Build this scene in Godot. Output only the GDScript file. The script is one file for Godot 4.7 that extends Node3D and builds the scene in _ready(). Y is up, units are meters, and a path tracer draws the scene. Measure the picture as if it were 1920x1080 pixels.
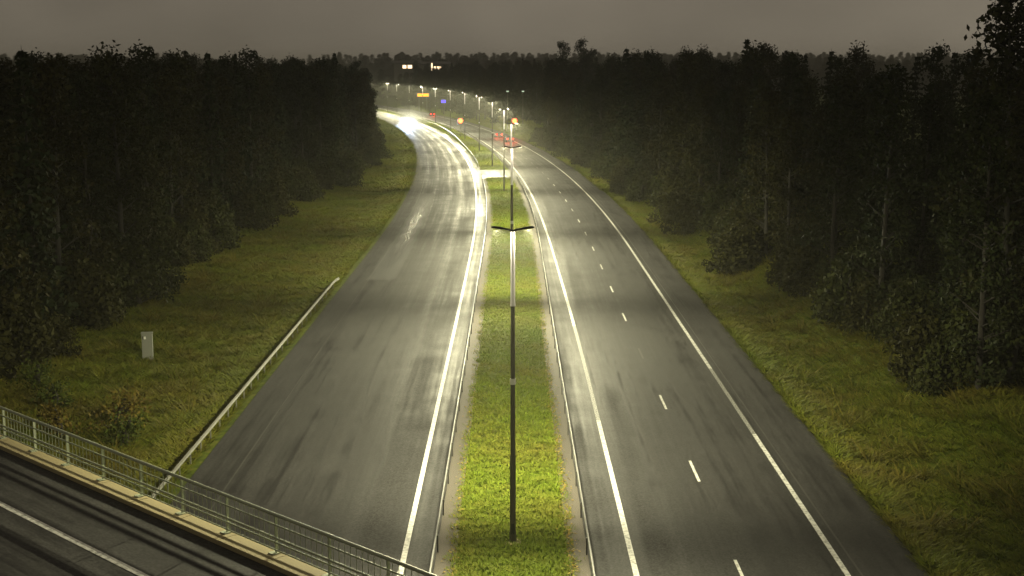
extends Node3D

# ------------------------------------------------------------------ mesh helper
class Geo:
	var v := PackedVector3Array()
	var n := PackedVector3Array()
	var t := PackedVector2Array()
	var c := PackedColorArray()
	var i := PackedInt32Array()
	var use_color := false

	func quad(a: Vector3, b: Vector3, cc: Vector3, d: Vector3, col := Color.WHITE, nn := Vector3.ZERO) -> void:
		var k := v.size()
		if nn == Vector3.ZERO:
			nn = (cc - a).cross(b - a).normalized()
			if nn == Vector3.ZERO:
				nn = Vector3.UP
		v.append(a); v.append(b); v.append(cc); v.append(d)
		for q in 4:
			n.append(nn); c.append(col)
		t.append(Vector2(0, 0)); t.append(Vector2(1, 0)); t.append(Vector2(1, 1)); t.append(Vector2(0, 1))
		i.append(k); i.append(k + 1); i.append(k + 2); i.append(k); i.append(k + 2); i.append(k + 3)

	# a box of size s about its centre, carried by x
	func box(x: Transform3D, s: Vector3, col := Color.WHITE) -> void:
		var h := s * 0.5
		var p := []
		for sx in [-1, 1]:
			for sy in [-1, 1]:
				for sz in [-1, 1]:
					p.append(x * Vector3(h.x * sx, h.y * sy, h.z * sz))
		for f in [[0, 1, 3, 2], [4, 6, 7, 5], [0, 4, 5, 1], [2, 3, 7, 6], [0, 2, 6, 4], [1, 5, 7, 3]]:
			quad(p[f[0]], p[f[1]], p[f[2]], p[f[3]], col)

	# a bar between two points, w wide (sideways) and h high
	func bar(a: Vector3, b: Vector3, w: float, h: float, col := Color.WHITE) -> void:
		var f := (b - a)
		var l := f.length()
		f /= l
		var up := Vector3.UP if absf(f.y) < 0.95 else Vector3.RIGHT
		var r := f.cross(up).normalized()
		up = r.cross(f).normalized()
		box(Transform3D(Basis(r, up, f), (a + b) * 0.5), Vector3(w, h, l), col)

	# a tapered round tube through points with radii
	func tube(pts: Array, rad: Array, sides := 10, cap := true) -> void:
		var start := v.size()
		for k in pts.size():
			var f: Vector3 = (pts[mini(k + 1, pts.size() - 1)] - pts[maxi(k - 1, 0)]).normalized()
			var up := Vector3.UP if absf(f.y) < 0.9 else Vector3.RIGHT
			var r := f.cross(up).normalized()
			up = r.cross(f).normalized()
			for q in sides:
				var a := TAU * q / sides
				var dd := r * cos(a) + up * sin(a)
				v.append(pts[k] + dd * rad[k]); n.append(dd); c.append(Color.WHITE); t.append(Vector2(q / float(sides), k))
		for k in pts.size() - 1:
			for q in sides:
				var a := start + k * sides + q
				var b := start + k * sides + (q + 1) % sides
				i.append(a); i.append(b); i.append(b + sides); i.append(a); i.append(b + sides); i.append(a + sides)
		if cap:
			for e in [0, pts.size() - 1]:
				var k := v.size()
				var f: Vector3 = (pts[1] - pts[0]).normalized() * (-1 if e == 0 else 1)
				v.append(pts[e]); n.append(f); c.append(Color.WHITE); t.append(Vector2.ZERO)
				for q in sides:
					v.append(v[start + e * sides + q]); n.append(f); c.append(Color.WHITE); t.append(Vector2.ZERO)
				for q in sides:
					i.append(k); i.append(k + 1 + q); i.append(k + 1 + (q + 1) % sides)

	func mesh() -> ArrayMesh:
		for k in range(0, i.size(), 3):       # front faces run clockwise about their normals
			var p := v[i[k]]
			if (v[i[k + 2]] - p).cross(v[i[k + 1]] - p).dot(n[i[k]]) < 0.0:
				var w := i[k + 1]
				i[k + 1] = i[k + 2]
				i[k + 2] = w
		var a := []
		a.resize(Mesh.ARRAY_MAX)
		a[Mesh.ARRAY_VERTEX] = v
		a[Mesh.ARRAY_NORMAL] = n
		a[Mesh.ARRAY_TEX_UV] = t
		if use_color:
			a[Mesh.ARRAY_COLOR] = c
		a[Mesh.ARRAY_INDEX] = i
		var m := ArrayMesh.new()
		m.add_surface_from_arrays(Mesh.PRIMITIVE_TRIANGLES, a)
		return m


var rng := RandomNumberGenerator.new()
var bump := FastNoiseLite.new()
var wild := FastNoiseLite.new()
var taken := {}
var M := {}

# ------------------------------------------------------------------ names and tags
func numbered(called: String) -> String:
	if not taken.has(called):
		taken[called] = 0
		return called
	taken[called] += 1
	return "%s_%03d" % [called, taken[called]]

func thing(called: String, label: String, category: String, at := Vector3.ZERO, turn := 0.0, group := "") -> Node3D:
	var o := Node3D.new()
	o.name = numbered(called)
	add_child(o)
	o.position = at
	o.rotation.y = turn
	tag(o, label, category, group)
	return o

func tag(o: Node, label: String, category: String, group := "") -> void:
	o.set_meta("label", label)
	o.set_meta("category", category)
	if group:
		o.set_meta("group", group)

func part(called: String, m: Mesh, mat: Material, parent: Node3D, at := Transform3D()) -> MeshInstance3D:
	var o := MeshInstance3D.new()
	o.name = numbered(called) if parent == self else called
	o.mesh = m
	o.material_override = mat
	o.transform = at
	parent.add_child(o, true)
	return o

func struct(called: String, m: Mesh, mat: Material, label: String, category: String) -> MeshInstance3D:
	var o := part(called, m, mat, self)
	o.set_meta("kind", "structure")
	tag(o, label, category)
	return o

func copy(o: Node3D, label: String, at: Vector3, turn: float, base: String) -> Node3D:
	var r: Node3D = o.duplicate()
	r.name = numbered(base)
	add_child(r)
	r.position = at
	r.rotation.y = turn
	r.set_meta("label", label)
	return r

# ------------------------------------------------------------------ the lie of the land
# d: metres ahead of the bridge camera mast (-z); o: metres right of the median's middle line
func xc(d: float) -> float:
	if d < 125.0:
		return 0.0
	if d < 620.0:
		return -(d - 125.0) * (d - 125.0) / 3600.0
	return -(495.0 * 495.0) / 3600.0 - (d - 620.0) * 0.275

func slope(d: float) -> float:
	return 0.0 if d < 125.0 else -(minf(d, 620.0) - 125.0) / 1800.0

func at(o: float, d: float, y := 0.0) -> Vector3:
	return Vector3(xc(d) + o, y, -d)

func heading(d: float) -> float:      # turn about y that points local -z along the road
	return atan2(-slope(d), 1.0)

const BN := Vector2(0.696, 0.718)     # across the overpass, away from the camera
const BT := Vector2(-0.718, 0.696)    # along the overpass, to the left and ahead
const BD := 17.13                     # its far railing, metres from the camera's foot
const DECK := 6.0

func ground_y(o: float, d: float) -> float:
	var a := absf(o)
	var h := 0.0
	if a < 2.15:
		h = 0.05 - 0.03 * a
	elif a < 13.9:
		h = -0.07
	else:
		var q := a - 13.9
		if o > 0.0:
			h = -0.04 - 0.45 * smoothstep(0.3, 2.8, q) + 1.9 * smoothstep(3.0, 10.0, q) + 0.9 * smoothstep(10.0, 30.0, q)
		else:
			h = -0.04 - 0.30 * smoothstep(1.0, 3.5, q) + 0.7 * smoothstep(4.0, 16.0, q) + 1.0 * smoothstep(14.0, 40.0, q)
		h += bump.get_noise_2d(o * 7.0, d * 7.0) * 0.22 * smoothstep(0.5, 4.0, q)
	if d > 560.0:
		h += 13.0 * smoothstep(560.0, 1250.0, d) * smoothstep(16.0, 70.0, a)
	if d < 120.0 and o < -15.0:
		var n := o * BN.x + d * BN.y - BD
		var out := maxf(maxf(0.0, n), -n - 9.0)
		h = maxf(h, 5.1 - out / 2.0 - maxf(0.0, o + 27.0) / 1.7 + bump.get_noise_2d(o * 9.0, d * 9.0) * 0.3)
	return h

func strip(o1, o2, d1: float, d2: float, y: float, step: float, v_len := 64.0, u0 := 0.0, u1 := 1.0) -> ArrayMesh:
	var g := Geo.new()
	var n := maxi(1, ceili((d2 - d1) / step))
	for k in n + 1:
		var d := lerpf(d1, d2, k / float(n))
		var a: float = o1.call(d) if o1 is Callable else o1
		var b: float = o2.call(d) if o2 is Callable else o2
		g.v.append(at(a, d, y)); g.v.append(at(b, d, y))
		g.n.append(Vector3.UP); g.n.append(Vector3.UP)
		g.t.append(Vector2(u0, d / v_len)); g.t.append(Vector2(u1, d / v_len))
		if k:
			var q := 2 * k
			g.i.append_array(PackedInt32Array([q - 2, q - 1, q + 1, q - 2, q + 1, q]))
	return g.mesh()

func left_line(d: float) -> float: return -3.87 - 0.2 * smoothstep(90.0, 190.0, d)
func right_line(d: float) -> float: return 4.3 - 0.6 * smoothstep(70.0, 165.0, d)

# ------------------------------------------------------------------ materials
func lin(r: float, g: float, b: float) -> Color:
	return Color(r, g, b).linear_to_srgb()

func mat(called: String, col: Color, rough: float, metal := 0.0, spec := 0.5) -> StandardMaterial3D:
	var m := StandardMaterial3D.new()
	m.resource_name = called
	m.albedo_color = col
	m.roughness = rough
	m.metallic = metal
	m.metallic_specular = spec
	M[called] = m
	return m

func glow(called: String, col: Color, energy: float) -> StandardMaterial3D:
	var m := mat(called, Color(0.1, 0.1, 0.1), 0.5)
	m.emission_enabled = true
	m.emission = col
	m.emission_energy_multiplier = energy
	return m

func noise(freq: float, sd: int, oct := 4) -> FastNoiseLite:
	var f := FastNoiseLite.new()
	f.noise_type = FastNoiseLite.TYPE_SIMPLEX_SMOOTH
	f.frequency = freq
	f.seed = sd
	f.fractal_octaves = oct
	return f

func ramp(stops: Array) -> Gradient:
	var g := Gradient.new()
	var off := PackedFloat32Array()
	var cols := PackedColorArray()
	for s in stops:
		off.append(s[0]); cols.append(s[1])
	g.offsets = off
	g.colors = cols
	return g

func noise_tex(freq: float, sd: int, stops: Array, size := 512) -> NoiseTexture2D:
	var x := NoiseTexture2D.new()
	x.width = size
	x.height = size
	x.seamless = true
	x.generate_mipmaps = false
	x.noise = noise(freq, sd, 6)
	x.color_ramp = ramp(stops)
	return x

# asphalt seen along the lanes: u across the carriageway, v along it; worn wheel paths, long wet streaks, aggregate
func asphalt_images(sd: int, tracks: Array, base: float, wet: float) -> Array:
	var w := 256
	var h := 1024
	var ca := Image.create(w, h, false, Image.FORMAT_RGB8)
	var ra := Image.create(w, h, false, Image.FORMAT_RGB8)
	var long := noise(1.0, sd, 4)
	var fine := noise(1.0, sd + 7, 3)
	var blot := noise(1.0, sd + 13, 3)
	var r := RandomNumberGenerator.new()
	r.seed = sd
	for y in h:
		var a := TAU * y / h
		var cy := cos(a)
		var sy := sin(a)
		for x in w:
			var u := x / float(w)
			var s := (0.6 * long.get_noise_3d(u * 9.0, cy * 0.32, sy * 0.32) + 0.6 * long.get_noise_3d(u * 34.0 + 50.0, cy * 0.4, sy * 0.4))
			var f := fine.get_noise_3d(u * 70.0, cy * 3.0, sy * 3.0)
			var b := blot.get_noise_3d(u * 4.0, cy * 2.6, sy * 2.6)
			var tr := 0.0
			for k in tracks:
				tr += k[2] * exp(-pow((u - k[0]) / k[1], 2.0))
			var g := base * (1.0 + 0.62 * s + 0.26 * f + 0.32 * b - 0.08 * tr) * (1.0 + r.randf_range(-0.55, 0.55))
			g = clampf(g, 0.007, 0.2)
			ca.set_pixel(x, y, lin(g * 1.03, g, g * 0.97))
			var q := clampf(wet + 0.30 * s + 0.08 * f + 0.16 * b - 0.14 * tr + r.randf_range(-0.05, 0.05), 0.17, 0.95)
			ra.set_pixel(x, y, Color(q, q, q))
	return [ImageTexture.create_from_image(ca), ImageTexture.create_from_image(ra)]

func asphalt(called: String, sd: int, tracks: Array, base: float, wet: float) -> StandardMaterial3D:
	var m := mat(called, Color.WHITE, 1.0)
	var im := asphalt_images(sd, tracks, base, wet)
	m.albedo_texture = im[0]
	m.roughness_texture = im[1]
	m.metallic_specular = 0.36
	return m

func make_materials() -> void:
	asphalt("asphalt_oncoming", 11, [[0.20, 0.03, 1.0], [0.34, 0.03, 1.2], [0.52, 0.03, 1.2], [0.68, 0.03, 1.3], [0.905, 0.04, 1.1]], 0.024, 0.72)
	asphalt("asphalt_outgoing", 29, [[0.14, 0.04, 1.6], [0.29, 0.025, 1.3], [0.52, 0.03, 0.6], [0.66, 0.03, 0.5]], 0.023, 0.70)
	asphalt("asphalt_deck", 53, [[0.5, 0.1, 0.5]], 0.034, 0.66)
	var p := mat("road_paint", Color.WHITE, 0.5)
	p.albedo_texture = noise_tex(0.04, 5, [[0.0, lin(0.22, 0.22, 0.20)], [0.35, lin(0.52, 0.52, 0.48)], [0.6, lin(0.68, 0.68, 0.63)], [1.0, lin(0.76, 0.76, 0.71)]], 256)
	p.uv1_triplanar = true
	p.uv1_world_triplanar = true
	p.uv1_scale = Vector3(0.4, 0.4, 0.4)
	var wp: StandardMaterial3D = p.duplicate()
	wp.albedo_texture = noise_tex(0.09, 6, [[0.0, lin(0.06, 0.06, 0.055)], [0.4, lin(0.16, 0.16, 0.145)], [0.6, lin(0.33, 0.33, 0.30)], [1.0, lin(0.55, 0.55, 0.51)]], 256)
	wp.resource_name = "worn_paint"
	M["worn_paint"] = wp
	mat("faded_paint", lin(0.17, 0.17, 0.155), 0.5)
	mat("seam", lin(0.042, 0.041, 0.037), 0.55)
	var gv := mat("gravel", Color.WHITE, 0.85)
	gv.albedo_texture = noise_tex(0.09, 8, [[0.0, lin(0.04, 0.034, 0.026)], [0.5, lin(0.085, 0.074, 0.058)], [1.0, lin(0.17, 0.15, 0.12)]])
	gv.uv1_triplanar = true
	gv.uv1_world_triplanar = true
	gv.uv1_scale = Vector3(0.5, 0.5, 0.5)
	var gr := mat("soil", Color.WHITE, 0.95, 0.0, 0.2)
	gr.albedo_texture = noise_tex(0.03, 3, [[0.0, lin(0.030, 0.036, 0.006)], [0.38, lin(0.060, 0.085, 0.008)], [0.6, lin(0.090, 0.110, 0.012)], [0.8, lin(0.12, 0.112, 0.022)], [1.0, lin(0.14, 0.115, 0.035)]])
	gr.uv1_triplanar = true
	gr.uv1_world_triplanar = true
	gr.uv1_scale = Vector3(0.11, 0.11, 0.11)
	var bl := mat("blades", Color.WHITE, 0.7, 0.0, 0.3)
	bl.vertex_color_use_as_albedo = true
	bl.backlight_enabled = true
	bl.backlight = Color(0.42, 0.50, 0.16)
	var lf := mat("leaf", Color.WHITE, 0.75, 0.0, 0.25)
	lf.vertex_color_use_as_albedo = true
	mat("bark", lin(0.024, 0.021, 0.017), 0.9)
	mat("birch_bark", lin(0.03, 0.028, 0.024), 0.9)
	mat("galvanised", lin(0.42, 0.42, 0.41), 0.42, 0.55)
	mat("old_galvanised", lin(0.15, 0.15, 0.12), 0.6, 0.3)
	mat("railing_paint", lin(0.40, 0.44, 0.32), 0.55, 0.1)
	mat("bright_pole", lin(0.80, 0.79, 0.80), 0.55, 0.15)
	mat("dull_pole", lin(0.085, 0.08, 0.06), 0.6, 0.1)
	mat("dark_steel", lin(0.03, 0.03, 0.028), 0.5, 0.4)
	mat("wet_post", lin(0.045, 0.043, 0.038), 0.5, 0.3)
	mat("concrete", lin(0.34, 0.285, 0.15), 0.85)
	mat("dark_concrete", lin(0.17, 0.155, 0.13), 0.85)
	mat("cabinet_paint", lin(0.22, 0.23, 0.20), 0.5)
	mat("plaster", lin(0.10, 0.095, 0.08), 0.9)
	mat("roof_sheet", lin(0.09, 0.085, 0.08), 0.8)
	mat("car_paint", lin(0.05, 0.055, 0.07), 0.25, 0.3)
	mat("car_silver", lin(0.10, 0.10, 0.11), 0.3, 0.4)
	mat("tyre", lin(0.02, 0.02, 0.02), 0.8)
	mat("car_glass", lin(0.02, 0.025, 0.03), 0.1)
	mat("sign_back", lin(0.10, 0.10, 0.10), 0.6, 0.3)
	mat("white_reflector", lin(0.8, 0.8, 0.78), 0.3)
	mat("black_band", lin(0.02, 0.02, 0.02), 0.5)
	glow("lamp_glow", Color(1.0, 0.95, 0.84), 1500.0)
	glow("headlight_glow", Color(0.86, 0.93, 1.0), 400.0)
	glow("taillight_glow", Color(1.0, 0.13, 0.06), 14.0)
	glow("signal_glow", Color(1.0, 0.33, 0.14), 9.0)
	glow("amber_glow", Color(1.0, 0.68, 0.03), 2.2)
	glow("blue_glow", Color(0.30, 0.22, 1.0), 2.0)
	glow("window_glow", Color(1.0, 0.86, 0.68), 3.0)
	glow("dim_lamp_glow", Color(0.9, 1.0, 0.85), 0.8)

# ------------------------------------------------------------------ lights
func spot(parent: Node3D, pos: Vector3, dir: Vector3, energy: float, half: float, blend: float, col: Color, size: float) -> void:
	var l := SpotLight3D.new()
	l.name = "beam"
	parent.add_child(l, true)
	l.position = pos
	var up := Vector3.UP if absf(dir.normalized().y) < 0.98 else Vector3.FORWARD
	l.basis = Basis.looking_at(dir.normalized(), up)
	l.light_energy = energy
	l.light_color = col
	l.spot_angle = half
	l.spot_angle_attenuation = blend
	l.spot_range = 300.0
	l.spot_attenuation = 2.0
	l.light_size = size
	l.shadow_enabled = true

const LAMP_COL := Color(1.0, 0.97, 0.79)
const LAMP_E := 600.0

# ------------------------------------------------------------------ street lamps
func make_lamp(label: String) -> Node3D:
	var o := thing("street_lamp", label, "street lamp", Vector3.ZERO, 0.0, "street lamps along the grass median")
	var H := 11.7
	var g := Geo.new()
	g.tube([Vector3(0, 0.02, 0), Vector3(0, 0.45, 0), Vector3(0, 0.5, 0), Vector3(0, 3.35, 0), Vector3(0, 3.4, 0), Vector3(0, 8.95, 0)], [0.125, 0.125, 0.112, 0.108, 0.092, 0.078], 14)
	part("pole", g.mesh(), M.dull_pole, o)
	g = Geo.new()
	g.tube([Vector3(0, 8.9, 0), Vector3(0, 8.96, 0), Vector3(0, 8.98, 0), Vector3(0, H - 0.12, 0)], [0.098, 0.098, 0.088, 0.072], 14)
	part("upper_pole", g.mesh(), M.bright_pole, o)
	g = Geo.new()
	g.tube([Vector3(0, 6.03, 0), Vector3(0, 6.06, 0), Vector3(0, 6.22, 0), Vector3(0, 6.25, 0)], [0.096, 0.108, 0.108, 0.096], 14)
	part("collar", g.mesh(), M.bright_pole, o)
	g = Geo.new()
	g.box(Transform3D(Basis(), Vector3(0, 0.03, 0)), Vector3(0.62, 0.12, 0.62))
	part("foundation_plate", g.mesh(), M.concrete, o)
	g = Geo.new()
	g.box(Transform3D(Basis(), Vector3(0, 0.62, 0.108)), Vector3(0.12, 0.42, 0.03))
	part("service_door", g.mesh(), M.dark_steel, o)
	for s: float in [-1.0, 1.0]:
		g = Geo.new()
		g.tube([Vector3(0, H - 0.12, 0), Vector3(s * 0.12, H - 0.06, 0), Vector3(s * 0.40, H - 0.01, 0)], [0.05, 0.04, 0.034], 8)
		part("arm", g.mesh(), M.dark_steel, o)
		g = Geo.new()   # flat housing that narrows outwards, tilted up a little
		var x0: float = s * 0.32
		var x1: float = s * 0.76
		for e in [[x0, 0.07, 0.05, -0.035], [x0 + s * 0.10, 0.13, 0.075, -0.035], [x1 - s * 0.1, 0.12, 0.07, 0.0], [x1, 0.07, 0.045, 0.012]]:
			g.v.append(Vector3(e[0], H + e[3], -e[1])); g.v.append(Vector3(e[0], H + e[3], e[1]))
			g.v.append(Vector3(e[0], H + e[3] + e[2], e[1] * 0.7)); g.v.append(Vector3(e[0], H + e[3] + e[2], -e[1] * 0.7))
		var tool := Geo.new()
		for k in 3:
			for q in 4:
				if q == 0:      # open below, the lens sits inside
					continue
				tool.quad(g.v[k * 4 + q], g.v[k * 4 + (q + 1) % 4], g.v[k * 4 + 4 + (q + 1) % 4], g.v[k * 4 + 4 + q])
		tool.quad(g.v[0], g.v[1], g.v[2], g.v[3])
		tool.quad(g.v[12], g.v[13], g.v[14], g.v[15])
		var head := part("lamp_head", tool.mesh(), M.dark_steel, o)
		g = Geo.new()
		g.box(Transform3D(Basis(Vector3(0, 0, 1), s * 0.145), Vector3(s * 0.54, H - 0.0158, 0)), Vector3(0.24, 0.012, 0.10))
		part("lamp_lens", g.mesh(), M.lamp_glow, head)
		for f in [-1.0, 1.0]:
			spot(o, Vector3(s * 0.54, H - 0.011, f * 0.083), Vector3(s * 0.52, -1.0, f * 2.5), LAMP_E, 75.0, 1.0, LAMP_COL, 0.015)
	return o

# ------------------------------------------------------------------ guard rails
# W-shaped steel beam on posts; d1..d2 at offset o (callable or number); face: which side the beam faces
func guard_rail(label: String, off, d1: float, d2: float, face: float, beam: Material, ramp_far := false, ramp_near := false) -> Node3D:
	var o := thing("guard_rail", label, "guard rail")
	var g := Geo.new()
	var prof := [Vector2(0.0, 0.49), Vector2(0.035, 0.51), Vector2(0.035, 0.55), Vector2(-0.008, 0.585), Vector2(-0.008, 0.605), Vector2(0.035, 0.64), Vector2(0.035, 0.68), Vector2(0.0, 0.70)]
	var top := [Vector2(-0.02, 0.70), Vector2(-0.02, 0.49)]
	prof.append_array(top)
	var n := maxi(2, ceili((d2 - d1) / (2.0 if ramp_far else 4.0)))
	var prev := []
	for k in n + 1:
		var d := lerpf(d1, d2, k / float(n))
		var oo: float = off.call(d) if off is Callable else off
		var drop := 0.0
		if ramp_far:
			drop = 0.22 * smoothstep(d2 - 3.0, d2, d)
		if ramp_near:
			drop = 0.62 * (1.0 - smoothstep(d1, d1 + 9.0, d))
		var ring := []
		for p in prof:
			ring.append(at(oo + face * (0.06 + p.x), d, p.y - drop))
		if k:
			for q in prof.size():
				var w := (q + 1) % prof.size()
				g.quad(prev[q], prev[w], ring[w], ring[q])
		prev = ring
	part("beam", g.mesh(), beam, o)
	g = Geo.new()
	g.box(Transform3D(Basis(), Vector3(0, 0.33, 0)), Vector3(0.05, 0.70, 0.10))
	var pm := g.mesh()
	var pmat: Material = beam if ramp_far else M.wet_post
	for k in n:
		var d := lerpf(d1, d2, (k + 0.35) / float(n))
		var oo: float = off.call(d) if off is Callable else off
		if ramp_far and d > d2 - 2.0:
			continue
		part("post", pm, pmat, o, Transform3D(Basis(Vector3.UP, heading(d)), at(oo, d, 0.0)))
	return o

# ------------------------------------------------------------------ trees
func leaf_quad(g: Geo, p: Vector3, size: float, col: Color) -> void:
	var a := Vector3(rng.randfn(), rng.randfn(), rng.randfn()).normalized()
	var b := a.cross(Vector3(rng.randfn(), rng.randfn(), rng.randfn())).normalized()
	a *= size * rng.randf_range(0.6, 1.2)
	b *= size * rng.randf_range(0.35, 0.7)
	var nn := (a.cross(b)).normalized()
	var k := g.v.size()
	g.v.append(p - a); g.v.append(p + b); g.v.append(p + a); g.v.append(p - b)
	for q in 4:
		g.n.append(nn); g.c.append(col); g.t.append(Vector2.ZERO)
	g.i.append_array(PackedInt32Array([k, k + 1, k + 2, k, k + 2, k + 3]))

func spruce_meshes(h: float, width: float) -> Array:
	var t := Geo.new()
	t.tube([Vector3(0, -0.4, 0), Vector3(0.05, h * 0.4, 0.03), Vector3(0, h * 0.97, 0)], [0.24, 0.15, 0.02], 7, false)
	var g := Geo.new()
	g.use_color = true
	var levels := int(h * 1.5)
	for l in levels:
		var f := l / float(levels)
		var y := h * (0.08 + 0.92 * f)
		var r := width * pow(1.0 - f, 0.8) * rng.randf_range(0.75, 1.15) + 0.12
		var nb := 6 + int(4 * (1.0 - f))
		var a0 := rng.randf() * TAU
		for b in nb:
			if rng.randf() < 0.12:
				continue
			var a := a0 + TAU * b / nb + rng.randf_range(-0.25, 0.25)
			var rr := r * rng.randf_range(0.6, 1.15)
			var steps := maxi(2, int(rr / 0.34))
			for s in steps:
				var q := (s + 0.7) / steps
				var p := Vector3(cos(a) * rr * q, y - rr * (0.30 * q - 0.10 * q * q) + rng.randf_range(-0.12, 0.12), sin(a) * rr * q)
				var gcol := rng.randf_range(0.35, 0.85)
				var base := Color(0.030 * gcol, 0.041 * gcol, 0.017 * gcol)
				leaf_quad(g, p, 0.36, base)
				leaf_quad(g, p + Vector3(rng.randf_range(-0.2, 0.2), -0.16, rng.randf_range(-0.2, 0.2)), 0.30, base)
	g.quad(Vector3(-0.06, h * 0.93, 0), Vector3(0.06, h * 0.93, 0), Vector3(0.01, h * 1.0, 0), Vector3(-0.01, h * 1.0, 0), Color(0.03, 0.04, 0.017))
	return [t.mesh(), g.mesh()]

func clumped_meshes(h: float, width: float, low: float, tint: Color, n_clumps: int, per: int, flat: float, dim := 0.6) -> Array:
	var t := Geo.new()
	var lean := Vector3(rng.randf_range(-0.5, 0.5), 0, rng.randf_range(-0.5, 0.5))
	t.tube([Vector3(0, -0.4, 0), lean * 0.3 + Vector3(0, h * 0.45, 0), lean + Vector3(0, h * 0.92, 0)], [0.22, 0.15, 0.03], 7, false)
	var g := Geo.new()
	g.use_color = true
	per = int(per * 1.5)
	for k in n_clumps:
		var f := (k + rng.randf()) / n_clumps
		var y := h * lerpf(low, 0.97, f)
		var prof := sin(PI * clampf(lerpf(0.34, 0.96, f), 0.0, 1.0))
		var a := rng.randf() * TAU
		var rr := width * prof * rng.randf_range(0.25, 0.95)
		var mid := lean * (y / h) + Vector3(cos(a) * rr, y, sin(a) * rr)
		var cr := rng.randf_range(0.7, 1.35) * (0.55 + 0.25 * width / 3.0)
		t.tube([lean * (y / h) * 0.9 + Vector3(0, y - rr * 0.5, 0), mid], [0.06, 0.02], 5, false)
		var tone := rng.randf_range(0.65, 1.25) * dim
		for q in per:
			var p := Vector3(rng.randfn(), rng.randfn() * flat, rng.randfn()) * cr * 0.62
			p = p.limit_length(cr * 1.15)
			var gl := tone * rng.randf_range(0.7, 1.3)
			leaf_quad(g, mid + p, rng.randf_range(0.12, 0.23) * (0.6 if h < 2.0 else 1.0), Color(tint.r * gl, tint.g * gl, tint.b * gl))
	return [t.mesh(), g.mesh()]

func plant_tree(called: String, category: String, ms: Array, bark: Material, label: String, group: String, pos: Vector3, turn: float, scale_: float) -> Node3D:
	var o := thing(called, label, category, pos, turn, group)
	o.scale = Vector3.ONE * scale_
	part("trunk", ms[0], bark, o)
	part("crown", ms[1], M.leaf, o)
	return o

# ------------------------------------------------------------------ cars
func make_car(label: String, paint: Material, lit_front: bool, lit_tail: bool, pos: Vector3, turn: float) -> Node3D:
	var o := thing("car", label, "car", pos, turn)      # drives along its own -z
	var side := [Vector2(-2.15, 0.28), Vector2(-2.2, 0.62), Vector2(-2.05, 0.78), Vector2(-1.05, 0.95), Vector2(1.9, 0.98), Vector2(2.15, 0.85), Vector2(2.2, 0.35)]
	var roof := [Vector2(-1.05, 0.95), Vector2(-0.35, 1.42), Vector2(1.2, 1.45), Vector2(1.9, 0.98)]
	var g := Geo.new()
	for k in side.size():
		var a: Vector2 = side[k]
		var b: Vector2 = side[(k + 1) % side.size()]
		g.quad(Vector3(-0.88, a.y, a.x), Vector3(0.88, a.y, a.x), Vector3(0.88, b.y, b.x), Vector3(-0.88, b.y, b.x))
	for s in [-0.88, 0.88]:
		for k in range(1, side.size() - 1):
			g.quad(Vector3(s, side[0].y, side[0].x), Vector3(s, side[k].y, side[k].x), Vector3(s, side[k + 1].y, side[k + 1].x), Vector3(s, side[0].y, side[0].x))
	g.quad(Vector3(-0.68, 1.42, -0.35), Vector3(0.68, 1.42, -0.35), Vector3(0.68, 1.45, 1.2), Vector3(-0.68, 1.45, 1.2))
	part("body", g.mesh(), paint, o)
	for w in [[0, 1, "windscreen"], [3, 2, "rear_window"]]:
		g = Geo.new()
		var a: Vector2 = roof[w[0]]
		var b: Vector2 = roof[w[1]]
		g.quad(Vector3(-0.80, a.y, a.x), Vector3(0.80, a.y, a.x), Vector3(0.68, b.y, b.x), Vector3(-0.68, b.y, b.x))
		part(w[2], g.mesh(), M.car_glass, o)
	for s: float in [-1.0, 1.0]:
		g = Geo.new()
		g.quad(Vector3(0.80 * s, 0.95, -1.05), Vector3(0.68 * s, 1.42, -0.35), Vector3(0.68 * s, 1.45, 1.2), Vector3(0.80 * s, 0.98, 1.9))
		part("side_window", g.mesh(), M.car_glass, o)
		for z in [-1.35, 1.35]:
			g = Geo.new()
			g.tube([Vector3(s * 0.72, 0.32, z), Vector3(s * 0.92, 0.32, z)], [0.32, 0.32], 14)
			var wheel := part("wheel", g.mesh(), M.tyre, o)
			g = Geo.new()
			g.tube([Vector3(s * 0.90, 0.32, z), Vector3(s * 0.93, 0.32, z)], [0.19, 0.18], 10)
			part("rim", g.mesh(), M.car_silver, wheel)
		g = Geo.new()
		g.box(Transform3D(Basis(), Vector3(s * 0.64, 0.66, -2.19)), Vector3(0.36, 0.17, 0.06))
		part("headlight", g.mesh(), M.headlight_glow if lit_front else M.car_glass, o)
		g = Geo.new()
		g.box(Transform3D(Basis(), Vector3(s * 0.66, 0.82, 2.18)), Vector3(0.34, 0.24, 0.06))
		part("tail_light", g.mesh(), M.taillight_glow if lit_tail else M.car_glass, o)
		if lit_front:
			spot(o, Vector3(s * 0.64, 0.66, -2.26), Vector3(0.02 * s + 0.08, -0.035, -1), 22000.0, 11.0, 1.0, Color(0.78, 0.87, 1.0), 0.1)
		if lit_tail:
			spot(o, Vector3(s * 0.66, 0.82, 2.26), Vector3(0, -0.12, 1), 12.0, 70.0, 1.0, Color(1.0, 0.16, 0.08), 0.12)
	return o

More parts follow.
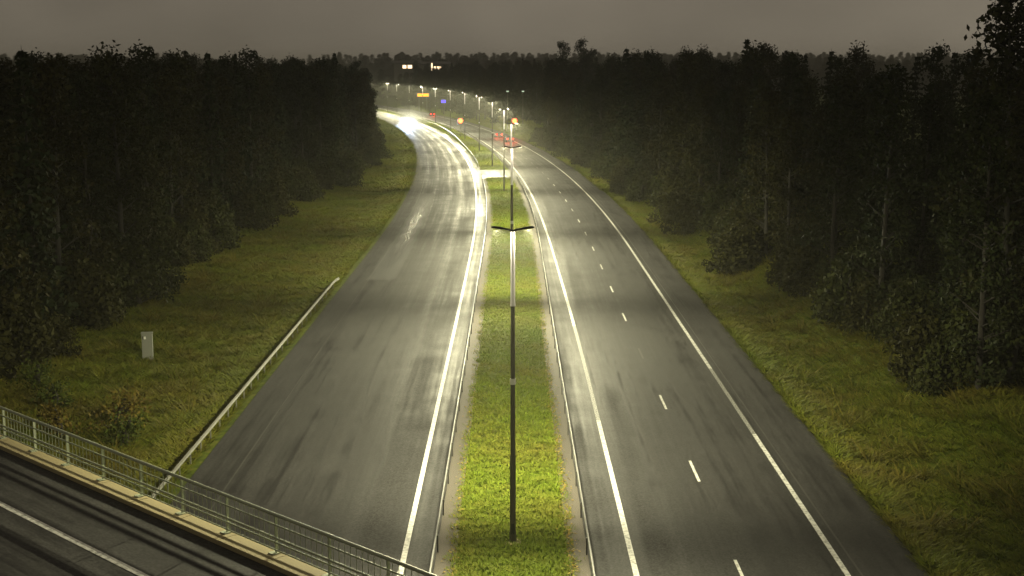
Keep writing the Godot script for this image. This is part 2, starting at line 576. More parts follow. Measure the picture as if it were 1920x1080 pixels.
# ------------------------------------------------------------------ scattered ground cover
func tuft_mesh(n: int, h: float, spread: float, sd: int) -> ArrayMesh:
	var g := Geo.new()
	g.use_color = true
	var r := RandomNumberGenerator.new()
	r.seed = sd
	for k in n:
		var a := r.randf() * TAU
		var p := Vector3(cos(a), 0, sin(a)) * r.randf() * spread
		var lean := Vector3(cos(a + r.randf_range(-0.8, 0.8)), 0, sin(a + r.randf_range(-0.8, 0.8))) * r.randf_range(0.9, 2.3) * h
		var hh := h * r.randf_range(0.55, 1.1)
		var w := Vector3(-sin(a), 0, cos(a)) * r.randf_range(0.015, 0.03)
		var tone := r.randf_range(0.75, 1.2)
		g.quad(p - w, p + w, p + lean * 0.9 + Vector3(0, hh, 0) + w * 0.3, p + lean * 0.9 + Vector3(0, hh, 0) - w * 0.3, Color(tone, tone, tone))
	return g.mesh()

func scatter(called: String, label: String, m: Mesh, n: int, place: Callable) -> void:
	var mm := MultiMesh.new()
	mm.transform_format = MultiMesh.TRANSFORM_3D
	mm.use_colors = true
	mm.mesh = m
	mm.instance_count = n
	for k in n:
		var p: Array = place.call()          # [position, scale, colour]
		var b := Basis(Vector3.UP, rng.randf() * TAU).scaled(Vector3(p[1], p[1] * rng.randf_range(0.7, 1.25), p[1]))
		mm.set_instance_transform(k, Transform3D(b, p[0]))
		mm.set_instance_color(k, p[2])
	var o := MultiMeshInstance3D.new()
	o.name = numbered(called)
	o.multimesh = mm
	o.material_override = M.blades
	add_child(o)
	o.set_meta("kind", "stuff")
	tag(o, label, "grass")

func grass_colour(x: float, d: float, lush: float) -> Color:
	var f := wild.get_noise_2d(x * 1.0, d * 1.0)
	var s := wild.get_noise_2d(x * 9.0 + 300.0, d * 9.0)
	var q := clampf(lush + 0.5 * f + 0.3 * s + rng.randf_range(-0.18, 0.18), 0.0, 1.0)
	var dry := Color(0.19, 0.155, 0.028)
	var green := Color(0.132, 0.182, 0.012)
	var k := dry.lerp(green, q)
	return k * rng.randf_range(0.75, 1.25)

# ================================================================== the scene
func _ready() -> void:
	rng.seed = 4711
	bump.seed = 5
	bump.frequency = 0.03
	wild.seed = 9
	wild.frequency = 0.13
	# ---- camera, high over the median
	var cam := Camera3D.new()
	cam.name = "camera"
	add_child(cam)
	cam.position = Vector3(0, 17.2, 0)
	cam.rotation_degrees = Vector3(-9.4, 0, 0)
	cam.fov = 24.72
	cam.near = 0.5
	cam.far = 5000.0
	cam.current = true
	# ---- overcast night sky lit from below by towns, brightest to the left
	var env := Environment.new()
	env.background_mode = Environment.BG_SKY
	var sm := PanoramaSkyMaterial.new()
	sm.panorama = night_sky()
	var sky := Sky.new()
	sky.sky_material = sm
	env.sky = sky
	env.background_energy_multiplier = 1.0
	env.tonemap_mode = Environment.TONE_MAPPER_LINEAR
	env.tonemap_exposure = 1.0
	env.fog_enabled = true
	env.fog_density = 0.00035
	env.volumetric_fog_enabled = true
	env.volumetric_fog_density = 0.0
	env.fog_light_color = Color(0.95, 0.95, 0.9)
	env.sdfgi_enabled = true
	env.ssao_enabled = true
	env.ssil_enabled = true
	var we := WorldEnvironment.new()
	we.name = "night_air"
	we.environment = env
	add_child(we)
	make_materials()

	build_ground()
	build_roads()
	build_bridge()
	build_lamps()
	build_rails()
	build_forest()
	build_far_side()
	build_traffic()
	build_small_things()
	build_grass()


func night_sky() -> ImageTexture:
	var w := 512
	var h := 256
	var im := Image.create(w, h, false, Image.FORMAT_RGBF)
	var n := noise(1.0, 21, 5)
	for y in h:
		var el := (0.5 - (y + 0.5) / h) * PI
		for x in w:
			var az := ((x + 0.5) / w - 0.5) * TAU      # 0 = straight ahead, growing to the right
			var dir := Vector3(sin(az) * cos(el), sin(el), -cos(az) * cos(el))
			var c := n.get_noise_3d(dir.x * 2.4, dir.y * 6.0, dir.z * 2.4)
			var f := n.get_noise_3d(dir.x * 14.0, dir.y * 30.0, dir.z * 14.0)
			var side := 0.5 - 0.5 * sin(az - 0.1)             # town glow towards the left
			var e := (0.074 + 0.122 * side) * (1.0 + 0.34 * c + 0.12 * f) * (1.0 + 0.25 * exp(-absf(el) * 6.0))
			im.set_pixel(x, y, Color(e * 1.16, e, e * 0.76))
	return ImageTexture.create_from_image(im)


func build_ground() -> void:
	var offs := [-1600.0, -900.0, -500.0, -300.0, -180.0, -120.0, -90.0, -70.0, -58.0, -50.0]
	var k := -44.0
	while k < -13.9:
		offs.append(k)
		k += 1.0
	offs.append_array([-13.9, -13.4, -2.75, -2.15, -1.4, 0.0, 1.4, 2.15, 2.75, 13.4, 13.9])
	k = 14.9
	while k < 44.0:
		offs.append(k)
		k += 1.0
	offs.append_array([50.0, 58.0, 70.0, 90.0, 120.0, 180.0, 300.0, 500.0, 900.0, 1600.0])
	var ds := []
	var d := -40.0
	while d < 2600.0:
		ds.append(d)
		d += 2.0 if d < 130.0 else (5.0 if d < 300.0 else (12.0 if d < 700.0 else 100.0))
	var g := Geo.new()
	var w := offs.size()
	for r in ds.size():
		for q in w:
			g.v.append(at(offs[q], ds[r], ground_y(offs[q], ds[r])))
			g.t.append(Vector2(offs[q], ds[r]))
			if r and q:
				var a := r * w + q
				g.i.append_array(PackedInt32Array([a - w - 1, a - w, a, a - w - 1, a, a - 1]))
	g.n.resize(g.v.size())
	for r in ds.size():
		for q in w:
			var x0: Vector3 = g.v[r * w + maxi(q - 1, 0)]
			var x1: Vector3 = g.v[r * w + mini(q + 1, w - 1)]
			var z0: Vector3 = g.v[maxi(r - 1, 0) * w + q]
			var z1: Vector3 = g.v[mini(r + 1, ds.size() - 1) * w + q]
			g.n[r * w + q] = (x1 - x0).cross(z1 - z0).normalized() * (1.0 if (x1 - x0).cross(z1 - z0).y > 0.0 else -1.0)
	struct("ground", g.mesh(), M.soil, "rough grassy ground of the verges, the slopes and the median", "ground")


func build_roads() -> void:
	var left := struct("motorway_carriageway", strip(-13.75, -2.6, -40.0, 900.0, 0.0, 6.0), M.asphalt_oncoming, "wet dark asphalt of the oncoming carriageway left of the median", "road")
	var right := struct("motorway_carriageway", strip(2.6, 14.4, -40.0, 900.0, 0.0, 6.0, 64.0), M.asphalt_outgoing, "wet dark asphalt of the carriageway with dashed lane line right of the median", "road")
	for s: float in [-1.0, 1.0]:
		struct("gravel_strip", strip(minf(2.0 * s, 2.72 * s), maxf(2.0 * s, 2.72 * s), -40.0, 212.0, 0.05 if s < 0 else 0.05, 6.0), M.gravel, "narrow grey gravel strip under the rail on the %s edge of the median grass" % ("oncoming" if s < 0 else "outgoing"), "gravel")
	struct("median_crossing", strip(-2.62, 2.62, 211.0, 230.0, 0.06, 3.0, 64.0), M.asphalt_deck, "paved crossing through the median between the guard rails", "road")
	part("edge_line", strip(func(d): return left_line(d) - 0.1, func(d): return left_line(d) + 0.1, 0.0, 640.0, 0.005, 5.0), M.road_paint, left)
	part("edge_line", strip(-12.0, -11.93, 50.0, 200.0, 0.005, 5.0), M.seam, left)
	for q in [[0.0, 63.5, "road_paint"], [63.5, 88.0, "worn_paint"], [88.0, 640.0, "road_paint"]]:
		part("edge_line", strip(func(d): return right_line(d) - 0.1, func(d): return right_line(d) + 0.1, q[0], q[1], 0.005, 5.0), M[q[2]], right)
	for q in [[0.0, 61.0, "road_paint"], [61.0, 75.0, "worn_paint"], [75.0, 640.0, "road_paint"]]:
		part("edge_line", strip(11.5, 11.7, q[0], q[1], 0.005, 5.0), M[q[2]], right)
	part("asphalt_seam", strip(12.05, 12.13, 40.0, 300.0, 0.005, 5.0), M.seam, right)
	# shallow water on the outer oncoming lane: smoother towards its middle
	var wi := Image.create(64, 128, false, Image.FORMAT_RGB8)
	for y in 128:
		for x in 64:
			var e := sin(PI * (x + 0.5) / 64.0) * sin(PI * (y + 0.5) / 128.0)
			var w := clampf(0.70 - 0.47 * pow(e, 1.1) * (1.0 + 0.5 * wild.get_noise_2d(x * 1.4, y * 0.5)), 0.2, 0.8)
			wi.set_pixel(x, y, Color(w, w, w))
	var wm := mat("wet_asphalt", lin(0.022, 0.022, 0.022), 1.0, 0.0, 0.55)
	wm.roughness_texture = ImageTexture.create_from_image(wi)
	var wg := Geo.new()
	for k in 25:
		var d := lerpf(108.0, 186.0, k / 24.0)
		var mid := -11.0 + 0.25 * wild.get_noise_1d(d * 1.2 + 90.0)
		for q in 2:
			wg.v.append(at(mid + (1.15 if q else -1.15), d, 0.004)); wg.n.append(Vector3.UP); wg.t.append(Vector2(q, k / 24.0))
		if k:
			wg.i.append_array(PackedInt32Array([2 * k - 2, 2 * k - 1, 2 * k + 1, 2 * k - 2, 2 * k + 1, 2 * k]))
	struct("puddle", wg.mesh(), wm, "long shallow puddle on the outer lane of the oncoming carriageway", "puddle")
	# dashes three metres long, every twelve; the fourth in view is worn away
	for k in 36:
		var d := 44.6 + 12.05 * k
		var worn := k == 3 or k > 14
		part("lane_dash", strip(7.88, 8.0, d - 3.0, d, 0.005, 3.0), M.seam if k == 3 else (M.faded_paint if worn else M.road_paint), right)


func deck_point(across: float, along: float, y: float) -> Vector3:
	var p := BN * (BD + across) + BT * along
	return Vector3(p.x, y, -p.y)

func deck_quad(g: Geo, a0: float, a1: float, l0: float, l1: float, y: float) -> void:
	g.quad(deck_point(a0, l0, y), deck_point(a0, l1, y), deck_point(a1, l1, y), deck_point(a1, l0, y), Color.WHITE, Vector3.UP)

func deck_beam(g: Geo, a0: float, a1: float, l0: float, l1: float, y0: float, y1: float) -> void:
	var mid := deck_point((a0 + a1) * 0.5, (l0 + l1) * 0.5, (y0 + y1) * 0.5)
	var b := Basis(Vector3(BT.x, 0, -BT.y), Vector3.UP, Vector3(BN.x, 0, -BN.y))
	g.box(Transform3D(b, mid), Vector3(l1 - l0, y1 - y0, a1 - a0))

func build_bridge() -> void:
	var l0 := -34.0
	var l1 := 46.0
	var o := thing("overpass_bridge", "concrete overpass bridge with wet asphalt deck crossing over the motorway at a slant", "bridge")
	var g := Geo.new()
	deck_beam(g, -9.6, 0.12, l0, l1, DECK - 1.0, DECK - 0.06)
	part("deck_slab", g.mesh(), M.dark_concrete, o)
	g = Geo.new()
	var n := 20
	for k in n:
		deck_quad(g, -9.2, -0.44, lerpf(l0, l1, k / float(n)), lerpf(l0, l1, (k + 1) / float(n)), DECK - 0.02)
		for q in 4:
			g.t[g.t.size() - 4 + q] = Vector2(0.0 if q < 2 else 1.0, (lerpf(l0, l1, (k + (1 if q in [1, 2] else 0)) / float(n))) / 64.0)
	part("deck_asphalt", g.mesh(), M.asphalt_deck, o)
	# the edge beam is cast in blocks with open joints; thin joints show as dark lines
	var l := l0
	while l < l1:
		g = Geo.new()
		deck_beam(g, -0.44, 0.14, l + 0.012, l + 1.988, DECK - 0.30, DECK + 0.10)
		part("edge_block", g.mesh(), M.concrete, o)
		l += 2.0
	g = Geo.new()
	deck_quad(g, -2.80, -2.62, l0, l1, DECK - 0.014)
	part("edge_line", g.mesh(), M.road_paint, o)
	# railing: posts every two metres, handrail, four rails, thin uprights between
	var r := thing("bridge_railing", "grey steel bridge railing with posts and five horizontal rails along the overpass", "railing")
	var y0 := DECK + 0.10
	for e in [[0.95, 0.045, "handrail"], [0.70, 0.022, "rail"], [0.38, 0.03, "rail"], [0.27, 0.024, "rail"], [0.09, 0.02, "rail"]]:
		g = Geo.new()
		g.tube([deck_point(0.0, l0 + 10, y0 + e[0]), deck_point(0.0, l1, y0 + e[0])], [e[1], e[1]], 10)
		part(e[2], g.mesh(), M.railing_paint, r)
	g = Geo.new()
	var turn := Basis(Vector3(BT.x, 0, -BT.y), Vector3.UP, Vector3(BN.x, 0, -BN.y))
	g.box(Transform3D(Basis(), Vector3(0, 0.47, 0.05)), Vector3(0.035, 0.94, 0.07))
	g.box(Transform3D(Basis(), Vector3(0, 0.012, 0.0)), Vector3(0.2, 0.024, 0.24))
	var pm := g.mesh()
	g = Geo.new()
	g.box(Transform3D(Basis(), Vector3(0, 0.5, 0)), Vector3(0.011, 0.86, 0.011))
	var bm := g.mesh()
	l = l0 + 10.3
	while l < l1:
		part("post", pm, M.railing_paint, r, Transform3D(turn, deck_point(0.0, l, y0)))
		if l > 12.0 and l < 42.0:
			for k in 9:
				part("upright", bm, M.railing_paint, r, Transform3D(turn, deck_point(0.0, l + 0.2 * (k + 1), y0)))
		l += 2.0


var lamp_places := [46.2, 96.5, 140.0, 189.0, 238.0, 284.0, 331.0, 376.0, 421.0, 458.0, 497.0, 533.0, 560.0, 612.0]
var lamp_words := ["first", "second", "third", "fourth", "fifth", "sixth", "seventh", "eighth", "ninth", "tenth", "eleventh", "twelfth", "thirteenth", "last"]

func build_lamps() -> void:
	var first: Node3D
	for k in lamp_places.size():
		var label: String = "tall double-headed street lamp standing in the median grass nearest the overpass bridge" if k == 0 else "%s double-headed street lamp from the overpass bridge along the curving median" % lamp_words[k]
		if k == 0:
			first = make_lamp(label)
			first.position = at(0.03, lamp_places[0], 0.0)
		else:
			copy(first, label, at(0.0, lamp_places[k], 0.0), heading(lamp_places[k]), "street_lamp")


func build_rails() -> void:
	guard_rail("long steel guard rail on the oncoming side of the near median grass", -2.68, 20.0, 211.0, -1.0, M.galvanised)
	guard_rail("long steel guard rail on the outgoing side of the near median grass", 2.68, 20.0, 209.0, 1.0, M.galvanised)
	guard_rail("guard rail shining in headlights on the oncoming side beyond the median crossing", func(d): return -2.5 + 1.9 * smoothstep(280.0, 420.0, d), 231.0, 600.0, -1.0, M.galvanised, false, true)
	guard_rail("guard rail on the outgoing side of the median beyond the paved crossing", 2.5, 231.0, 420.0, 1.0, M.old_galvanised)
	guard_rail("straight guard rail on the left verge ending in a low ramp by the grass slope", -14.25, 34.0, 106.5, 1.0, M.old_galvanised, true)


func beside_lamp(d: float) -> String:
	var near := 0
	for k in lamp_places.size():
		if absf(lamp_places[k] - d) < absf(lamp_places[near] - d):
			near = k
	var off: float = d - lamp_places[near]
	return "%s the %s street lamp" % ["level with" if absf(off) < 7.0 else ("just past" if off > 0.0 else "short of"), lamp_words[near]]


func build_forest() -> void:
	var spruces := [spruce_meshes(20.0, 2.9), spruce_meshes(18.0, 2.4), spruce_meshes(21.0, 3.2)]
	var pines := [clumped_meshes(19.0, 3.2, 0.05, Color(0.034, 0.044, 0.016), 44, 80, 0.7), clumped_meshes(18.5, 3.0, 0.06, Color(0.036, 0.045, 0.017), 40, 80, 0.7)]
	var birches := [clumped_meshes(18.0, 3.7, 0.10, Color(0.046, 0.050, 0.016), 52, 85, 0.9), clumped_meshes(17.5, 3.4, 0.08, Color(0.050, 0.049, 0.016), 48, 85, 0.9)]
	var bushes := [clumped_meshes(4.0, 2.0, 0.05, Color(0.050, 0.058, 0.016), 20, 75, 0.8), clumped_meshes(3.2, 1.9, 0.03, Color(0.056, 0.056, 0.017), 18, 75, 0.8)]
	# the same front of trees follows both sides of the road
	for side: float in [-1.0, 1.0]:
		var d := 62.0 if side < 0 else 66.0
		while d < 640.0:
			for row in 4:
				var front := 0.0
				if side < 0:
					front = lerpf(31.0, 25.6, smoothstep(110.0, 260.0, d))
				else:
					front = lerpf(24.5, 19.5, smoothstep(60.0, 250.0, d)) + 9.0 * (1.0 - smoothstep(30.0, 46.0, absf(d - 375.0)))
				var oo := side * (front + row * 6.0 + rng.randf_range(-1.6, 2.2))
				var dd := d + rng.randf_range(-2.4, 2.4)
				var p := at(oo, dd, 0.0)
				if absf(p.x) > 0.405 * dd + 6.0:      # well outside what the lens takes in
					continue
				if dd > 420.0 and row > 1 and side < 0:
					continue
				p.y = ground_y(oo, dd)
				var side_name := "oncoming" if side < 0 else "outgoing"
				var far := beside_lamp(dd)
				var place: String = ["fronting", "inside", "deep inside", "at the back of"][row]
				var tail := "%s the %s-side wood %s" % [place, side_name, far]
				var q := rng.randf()
				var sc := rng.randf_range(0.90, 1.03) * (0.93 if q < 0.30 else 1.0) * (1.0 if side < 0 else rng.randf_range(0.86, 1.08) * (0.88 if dd < 150.0 else 1.0))
				if q < 0.30:
					plant_tree("spruce_tree", "tree", spruces[rng.randi() % 3], M.bark, "dark pointed spruce " + tail, "spruces of the roadside woods", p, rng.randf() * TAU, sc)
				elif q < 0.55:
					plant_tree("pine_tree", "tree", pines[rng.randi() % 2], M.bark, "dark round-topped pine " + tail, "pines of the roadside woods", p, rng.randf() * TAU, sc)
				else:
					plant_tree("birch_tree", "tree", birches[rng.randi() % 2], M.birch_bark, "leafy dark birch " + tail, "birches of the roadside woods", p, rng.randf() * TAU, sc)
				if row == 0 and dd < 330.0:
					for again in 2:
						var bd := dd + rng.randf_range(0.0, 6.0)
						var bo := oo - side * rng.randf_range(0.6, 3.4)
						plant_tree("bush", "bush", bushes[rng.randi() % 2], M.bark, "low dark bush under the %s-side trees %s" % [side_name, far], "bushes at the foot of the woods", at(bo, bd, ground_y(bo, bd) - 0.1), rng.randf() * TAU, rng.randf_range(0.7, 1.25))
			d += 6.5 if d < 300.0 else 9.0
	plant_tree("birch_tree", "tree", birches[0], M.birch_bark, "tallest dark tree of all, rising highest into the sky above the outgoing verge", "birches of the roadside woods", Vector3(27.0, 1.6, -71.0), 0.3, 1.12)
	plant_tree("spruce_tree", "tree", spruces[0], M.bark, "tall dark spruce right beside the highest tree over the outgoing verge", "spruces of the roadside woods", Vector3(31.2, 1.6, -75.0), 1.3, 1.02)
	for e in [[23.6, 66.5], [25.4, 65.5], [27.2, 66.0], [25.0, 69.5]]:
		plant_tree("bush", "bush", bushes[0], M.bark, "low dark bush at the foot of the tallest tree over the outgoing verge", "bushes at the foot of the woods", Vector3(e[0], 1.0, -e[1]), e[0] * 3.0, 1.1)
	for e in [[12.6, 322.0, 1.2, "nearest the road"], [16.8, 330.0, 1.24, "the tallest"], [20.0, 338.0, 1.12, "the lowest"]]:
		plant_tree("pine_tree", "tree", pines[0], M.bark, "big dark pine rising above the wood by the red signals, %s of three" % e[3], "pines of the roadside woods", Vector3(e[0], 1.5, -e[1]), e[1], e[2])
	# the far wooded rise, one mass
	var mm := MultiMesh.new()
	mm.transform_format = MultiMesh.TRANSFORM_3D
	mm.mesh = birches[1][1]
	var spots := []
	for k in 1500:
		var dd := rng.randf_range(640.0, 1350.0)
		var px := rng.randf_range(-0.42, 0.42) * dd
		var oo := px - xc(dd)
		if absf(oo) < 24.0 or dd < 715.0 and px > -66.0 and px < -24.0:
			continue
		spots.append(Transform3D(Basis(Vector3.UP, rng.randf() * TAU).scaled(Vector3(1.5, rng.randf_range(0.75, 1.1), 1.5)), Vector3(px, ground_y(oo, dd) - 0.3, -dd)))
	mm.instance_count = spots.size()
	for k in spots.size():
		mm.set_instance_transform(k, spots[k])
	var o := MultiMeshInstance3D.new()
	o.name = "distant_woods"
	o.multimesh = mm
	o.material_override = M.leaf
	add_child(o)
	o.set_meta("kind", "stuff")
	tag(o, "dark distant woods on the rise behind the curve of the motorway", "woods")


func house(label: String, pos: Vector3, w: float, h: float, dep: float, lit: Array) -> void:
	var o := thing("house", label, "house", pos)
	var g := Geo.new()
	g.box(Transform3D(Basis(), Vector3(0, h * 0.5, 0)), Vector3(w, h, dep))
	part("wall", g.mesh(), M.plaster, o)
	g = Geo.new()
	var e := 0.5
	g.quad(Vector3(-w / 2 - e, h, dep / 2 + e), Vector3(w / 2 + e, h, dep / 2 + e), Vector3(w / 2 + e, h + 1.3, 0), Vector3(-w / 2 - e, h + 1.3, 0))
	g.quad(Vector3(-w / 2 - e, h, -dep / 2 - e), Vector3(w / 2 + e, h, -dep / 2 - e), Vector3(w / 2 + e, h + 1.3, 0), Vector3(-w / 2 - e, h + 1.3, 0))
	for s: float in [-1.0, 1.0]:
		g.quad(Vector3(s * w / 2, h, dep / 2), Vector3(s * w / 2, h, -dep / 2), Vector3(s * w / 2, h + 1.25, 0), Vector3(s * w / 2, h, dep / 2))
	part("roof", g.mesh(), M.roof_sheet, o)
	for q in lit:
		g = Geo.new()
		g.box(Transform3D(Basis(), Vector3(q[0], q[1], dep / 2 + 0.03)), Vector3(q[2], q[3], 0.06))
		part("lit_window", g.mesh(), M.window_glow, o)


func build_far_side() -> void:
	# two houses on the rise with lit windows, seen over the curve
	house("distant house with two lit windows on the wooded rise", Vector3(-54.5, 11.5, -700.0), 14.0, 9.5, 9.0, [[-1.6, 7.6, 1.9, 1.7], [1.2, 7.6, 2.2, 1.7]])
	house("distant house with a row of lit windows and a lit stair strip", Vector3(-40.0, 11.0, -700.0), 15.0, 9.5, 9.0, [[-1.8, 8.0, 0.7, 4.0], [-0.3, 7.3, 1.0, 1.9], [2.0, 7.3, 2.4, 1.8]])
	# two dim lamps of a side road in front of the trees
	var words := ["dim greenish lamp of the side road, nearer the motorway lamps", "dim greenish lamp of the side road, nearer the dark wood"]
	var xs := [-1.3, 3.2]
	for k in 2:
		var o := thing("side_road_lamp", words[k], "street lamp", Vector3(xs[k], 0.5, -390.0), 0.0, "lamps of the side road")
		var g := Geo.new()
		g.tube([Vector3.ZERO, Vector3(0, 10.6, 0)], [0.10, 0.06], 8)
		part("pole", g.mesh(), M.dull_pole, o)
		g = Geo.new()
		g.tube([Vector3(0, 10.5, 0), Vector3(0.0, 10.9, 0.9)], [0.05, 0.04], 6)
		part("arm", g.mesh(), M.dark_steel, o)
		g = Geo.new()
		g.box(Transform3D(Basis(Vector3.RIGHT, 0.35), Vector3(0.0, 10.9, 1.1)), Vector3(0.75, 0.14, 0.55))
		var head := part("lamp_head", g.mesh(), M.dark_steel, o)
		g = Geo.new()
		g.box(Transform3D(Basis(Vector3.RIGHT, 0.35), Vector3(0, 10.72, 1.24)), Vector3(0.7, 0.3, 0.5))
		part("lamp_lens", g.mesh(), M.dim_lamp_glow, head)
		spot(o, Vector3(0, 10.5, 1.3), Vector3(0, -1, 0.15), 14.0, 60.0, 1.0, Color(0.85, 1.0, 0.8), 0.2)


func build_traffic() -> void:
	make_car("oncoming car with dazzling white headlights on the distant curve", M.car_paint, true, false, at(-7.5, 440.0, 0.0), heading(440.0) + PI)
	make_car("car braking with red tail lights close before the two red signals", M.car_silver, false, true, at(9.9, 345.0, 0.0), heading(345.0))
	make_car("car with red tail lights waiting in the inner lane beside the braking car", M.car_paint, false, true, at(10.1, 322.0, 0.0), heading(322.0))
	make_car("smallest car far round the curve with red tail lights", M.car_paint, false, true, at(9.5, 505.0, 0.0), heading(505.0))
	# spray of the oncoming car, denser towards its middle
	var layers := [[Vector3(6.0, 4.6, 16.0), 0.05, "dense inner"], [Vector3(8.5, 6.2, 22.0), 0.022, "middle"], [Vector3(11.5, 8.0, 29.0), 0.010, "thin"], [Vector3(15.0, 10.5, 36.0), 0.005, "faint outer"]]
	for q in layers:
		var mist := FogVolume.new()
		mist.name = numbered("road_spray")
		add_child(mist)
		mist.shape = RenderingServer.FOG_VOLUME_SHAPE_ELLIPSOID
		mist.size = q[0]
		mist.position = at(-7.4, 433.0, 0.8)
		mist.rotation.y = heading(440.0)
		var fm := FogMaterial.new()
		fm.density = q[1]
		fm.albedo = Color(1, 1, 1)
		mist.material = fm
		mist.set_meta("kind", "stuff")
		tag(mist, "%s spray of road water lit white by the headlights of the oncoming car" % q[2], "spray")
	# red signal heads on posts either side of the outgoing carriageway
	var words := ["red signal lamp on a post in the median grass", "red signal lamp on a post at the outer edge of the outgoing road"]
	var offs := [0.35, 14.6]
	for k in 2:
		var o := thing("traffic_signal", words[k], "traffic signal", at(offs[k], 349.0, 0.0), heading(349.0), "red signals by the outgoing road")
		var g := Geo.new()
		g.tube([Vector3.ZERO, Vector3(0, 3.4, 0)], [0.06, 0.05], 8)
		part("post", g.mesh(), M.dull_pole, o)
		g = Geo.new()
		g.box(Transform3D(Basis(), Vector3(0, 4.0, 0)), Vector3(1.5, 1.7, 0.3))
		part("backboard", g.mesh(), M.dark_steel, o)
		g = Geo.new()
		g.tube([Vector3(0, 4.1, 0.15), Vector3(0, 4.1, 0.24)], [0.62, 0.56], 20)
		part("signal_lamp", g.mesh(), M.signal_glow, o)
		spot(o, Vector3(0, 4.1, 0.3), Vector3(0, -0.15, 1), 30.0, 60.0, 1.0, Color(1.0, 0.22, 0.08), 0.3)
	# amber message board and blue board on posts
	var a := thing("message_board", "glowing amber message board over the far curve", "message board", Vector3(-37.4, 0.0, -558.0), heading(500.0))
	var g := Geo.new()
	g.tube([Vector3(-1.6, 0, 0), Vector3(-1.6, 6.3, 0)], [0.14, 0.12], 8)
	part("post", g.mesh(), M.dull_pole, a)
	g = Geo.new()
	g.tube([Vector3(1.6, 0, 0), Vector3(1.6, 6.3, 0)], [0.14, 0.12], 8)
	part("post", g.mesh(), M.dull_pole, a)
	g = Geo.new()
	g.box(Transform3D(Basis(), Vector3(0, 7.0, 0)), Vector3(5.3, 1.7, 0.35))
	part("board", g.mesh(), M.sign_back, a)
	g = Geo.new()
	g.box(Transform3D(Basis(), Vector3(0, 7.0, 0.19)), Vector3(4.7, 1.15, 0.04))
	part("display", g.mesh(), M.amber_glow, a)
	var b := thing("road_sign", "small glowing blue-violet sign on a thin post beyond the red signals", "road sign", Vector3(-24.9, 0.0, -482.0), heading(430.0))
	g = Geo.new()
	g.tube([Vector3(0.3, 0, -0.08), Vector3(0.3, 6.6, -0.08)], [0.07, 0.06], 8)
	part("post", g.mesh(), M.dull_pole, b)
	g = Geo.new()
	g.box(Transform3D(Basis(), Vector3(0, 6.1, 0.03)), Vector3(1.9, 1.25, 0.1))
	part("sign_panel", g.mesh(), M.sign_back, b)
	g = Geo.new()
	g.box(Transform3D(Basis(), Vector3(0, 6.1, 0.1)), Vector3(1.6, 1.0, 0.04))
	part("sign_light", g.mesh(), M.blue_glow, b)


func build_small_things() -> void:
	# utility cabinet on the left slope
	var y := ground_y(-22.2, 78.4)
	var o := thing("utility_cabinet", "pale upright utility cabinet alone on the dark grass slope", "utility cabinet", Vector3(-22.2, y - 0.05, -78.4), 0.15)
	var g := Geo.new()
	g.box(Transform3D(Basis(), Vector3(0, 0.85, 0)), Vector3(0.62, 1.6, 0.36))
	part("body", g.mesh(), M.cabinet_paint, o)
	g = Geo.new()
	g.box(Transform3D(Basis(), Vector3(0, 1.69, 0)), Vector3(0.68, 0.07, 0.42))
	part("lid", g.mesh(), M.cabinet_paint, o)
	g = Geo.new()
	g.box(Transform3D(Basis(), Vector3(0.0, 0.9, 0.19)), Vector3(0.54, 1.4, 0.02))
	var door := part("door", g.mesh(), M.cabinet_paint, o)
	g = Geo.new()
	g.box(Transform3D(Basis(), Vector3(-0.12, 1.42, 0.21)), Vector3(0.12, 0.16, 0.02))
	part("reflector", g.mesh(), M.white_reflector, door)
	g = Geo.new()
	g.box(Transform3D(Basis(), Vector3(-0.22, 1.42, 0.208)), Vector3(0.06, 0.2, 0.016))
	part("handle", g.mesh(), M.black_band, door)
	g = Geo.new()
	g.box(Transform3D(Basis(), Vector3(0, 0.05, 0)), Vector3(0.70, 0.14, 0.44))
	part("plinth", g.mesh(), M.dark_concrete, o)
	# striped marker boards at the near ends of the rails, half hidden by the railing
	# dry shrubs on the slope behind the bridge railing
	var dry := [clumped_meshes(1.6, 0.9, 0.1, Color(0.13, 0.10, 0.022), 10, 40, 0.6, 0.95), clumped_meshes(1.3, 0.8, 0.1, Color(0.075, 0.10, 0.018), 10, 40, 0.6, 0.8)]
	var spots := [[-19.6, 63.0, 0, "golden dry shrub on the slope behind the bridge railing"], [-23.5, 66.0, 1, "greenish shrub beside the golden one behind the bridge railing"], [-21.6, 61.0, 0, "low yellowed shrub close behind the bridge railing"],
		[-25.8, 69.5, 1, "pale green shrub higher on the slope behind the bridge railing"], [-18.3, 60.0, 1, "small green shrub by the guard rail near the bridge"]]
	for s in spots:
		plant_tree("shrub", "shrub", dry[s[2]], M.bark, s[3], "shrubs on the slope by the bridge", Vector3(s[0], ground_y(s[0], s[1]), -s[1]), rng.randf() * TAU, rng.randf_range(0.9, 1.15))


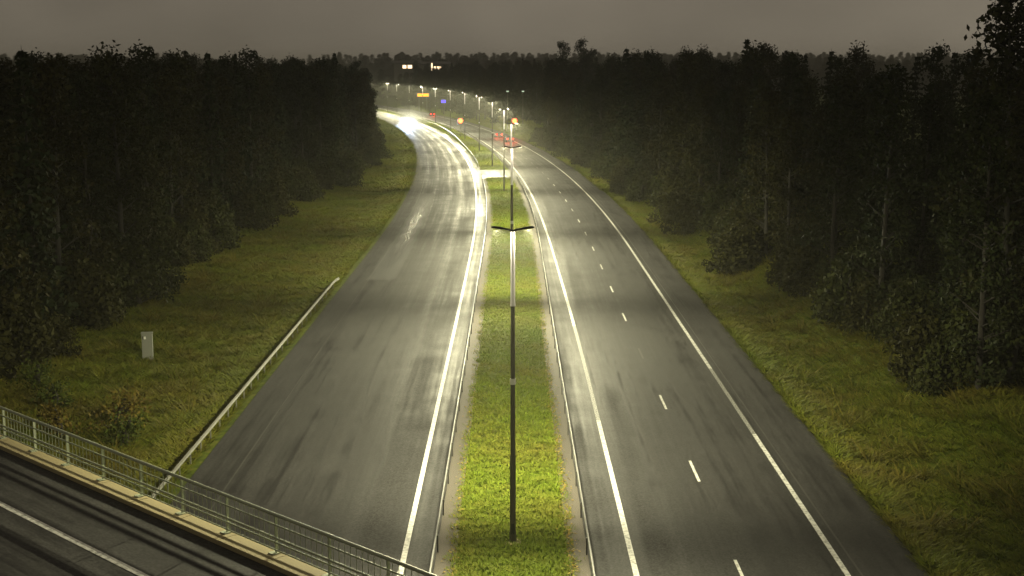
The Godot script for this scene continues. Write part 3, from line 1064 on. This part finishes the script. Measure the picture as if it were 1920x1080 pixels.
func build_grass() -> void:
	var low := tuft_mesh(9, 0.13, 0.20, 1)
	var tall := tuft_mesh(12, 0.24, 0.26, 2)
	scatter("median_grass", "short green grass covering the median between the guard rails", low, 30000, func():
		var d := 38.0 + 175.0 * pow(rng.randf(), 1.3)
		var edge := 2.2 + 0.35 * wild.get_noise_1d(d * 6.0)
		var o := rng.randf_range(-edge, edge)
		return [at(o, d, ground_y(o, d)), rng.randf_range(0.7, 1.3), grass_colour(o, d, 0.8)])
	for side: float in [-1.0, 1.0]:
		scatter("verge_grass", "rough tall grass and weeds on the verge of the %s side" % ("oncoming" if side < 0 else "outgoing"), tall, 46000, func():
			var d := 40.0 + 190.0 * pow(rng.randf(), 1.5)
			var o := side * (14.3 + 17.0 * pow(rng.randf(), 1.2)) + (0.25 if side > 0 else 0.0)
			return [at(o, d, ground_y(o, d) - 0.02), rng.randf_range(0.5, 1.35), grass_colour(o, d, 0.54)])
		scatter("distant_verge_grass", "rough grass farther out on the verge of the %s side" % ("oncoming" if side < 0 else "outgoing"), tall, 16000, func():
			var d := 190.0 + 300.0 * pow(rng.randf(), 1.2)
			var o := side * (14.4 + 15.0 * pow(rng.randf(), 1.3)) + (0.25 if side > 0 else 0.0)
			return [at(o, d, ground_y(o, d) - 0.05), rng.randf_range(1.3, 2.6), grass_colour(o, d, 0.54)])
	var weed := tuft_mesh(14, 0.62, 0.22, 3)
	scatter("tall_weeds", "taller dry weeds standing in patches on both grass slopes", weed, 2600, func():
		for again in 12:
			var d := 46.0 + 110.0 * pow(rng.randf(), 1.4)
			var o := (1.0 if rng.randf() < 0.6 else -1.0) * rng.randf_range(16.2, 27.0)
			if wild.get_noise_2d(o * 2.2 + 70.0, d * 2.2) > 0.12 or again == 11:
				return [at(o, d, ground_y(o, d) - 0.04), rng.randf_range(0.5, 1.2), grass_colour(o, d, 0.2) * rng.randf_range(0.6, 1.1)]
		return [])
	var leaf := Geo.new()
	leaf.use_color = true
	leaf.quad(Vector3(-0.05, 0.01, 0), Vector3(0, 0.03, 0.03), Vector3(0.055, 0.012, 0), Vector3(0, 0.02, -0.035), Color.WHITE)
	scatter("fallen_leaves", "yellow fallen leaves along the gravel edges of the median", leaf.mesh(), 2600, func():
		var d := 40.0 + 90.0 * pow(rng.randf(), 1.4)
		var o := (1.0 if rng.randf() < 0.7 else -1.0) * (2.12 + 0.22 * rng.randfn() * 0.6)
		return [at(o, d, 0.065), rng.randf_range(0.6, 1.5), Color(0.30, 0.22, 0.05) * rng.randf_range(0.5, 1.2)])
	scatter("distant_median_grass", "grass of the median beyond the paved crossing", tall, 8000, func():
		var d := 231.5 + 240.0 * pow(rng.randf(), 1.2)
		var o := rng.randf_range(-2.1, 2.1)
		return [at(o, d, ground_y(o, d) - 0.05), rng.randf_range(0.7, 1.2), grass_colour(o, d, 0.7)])
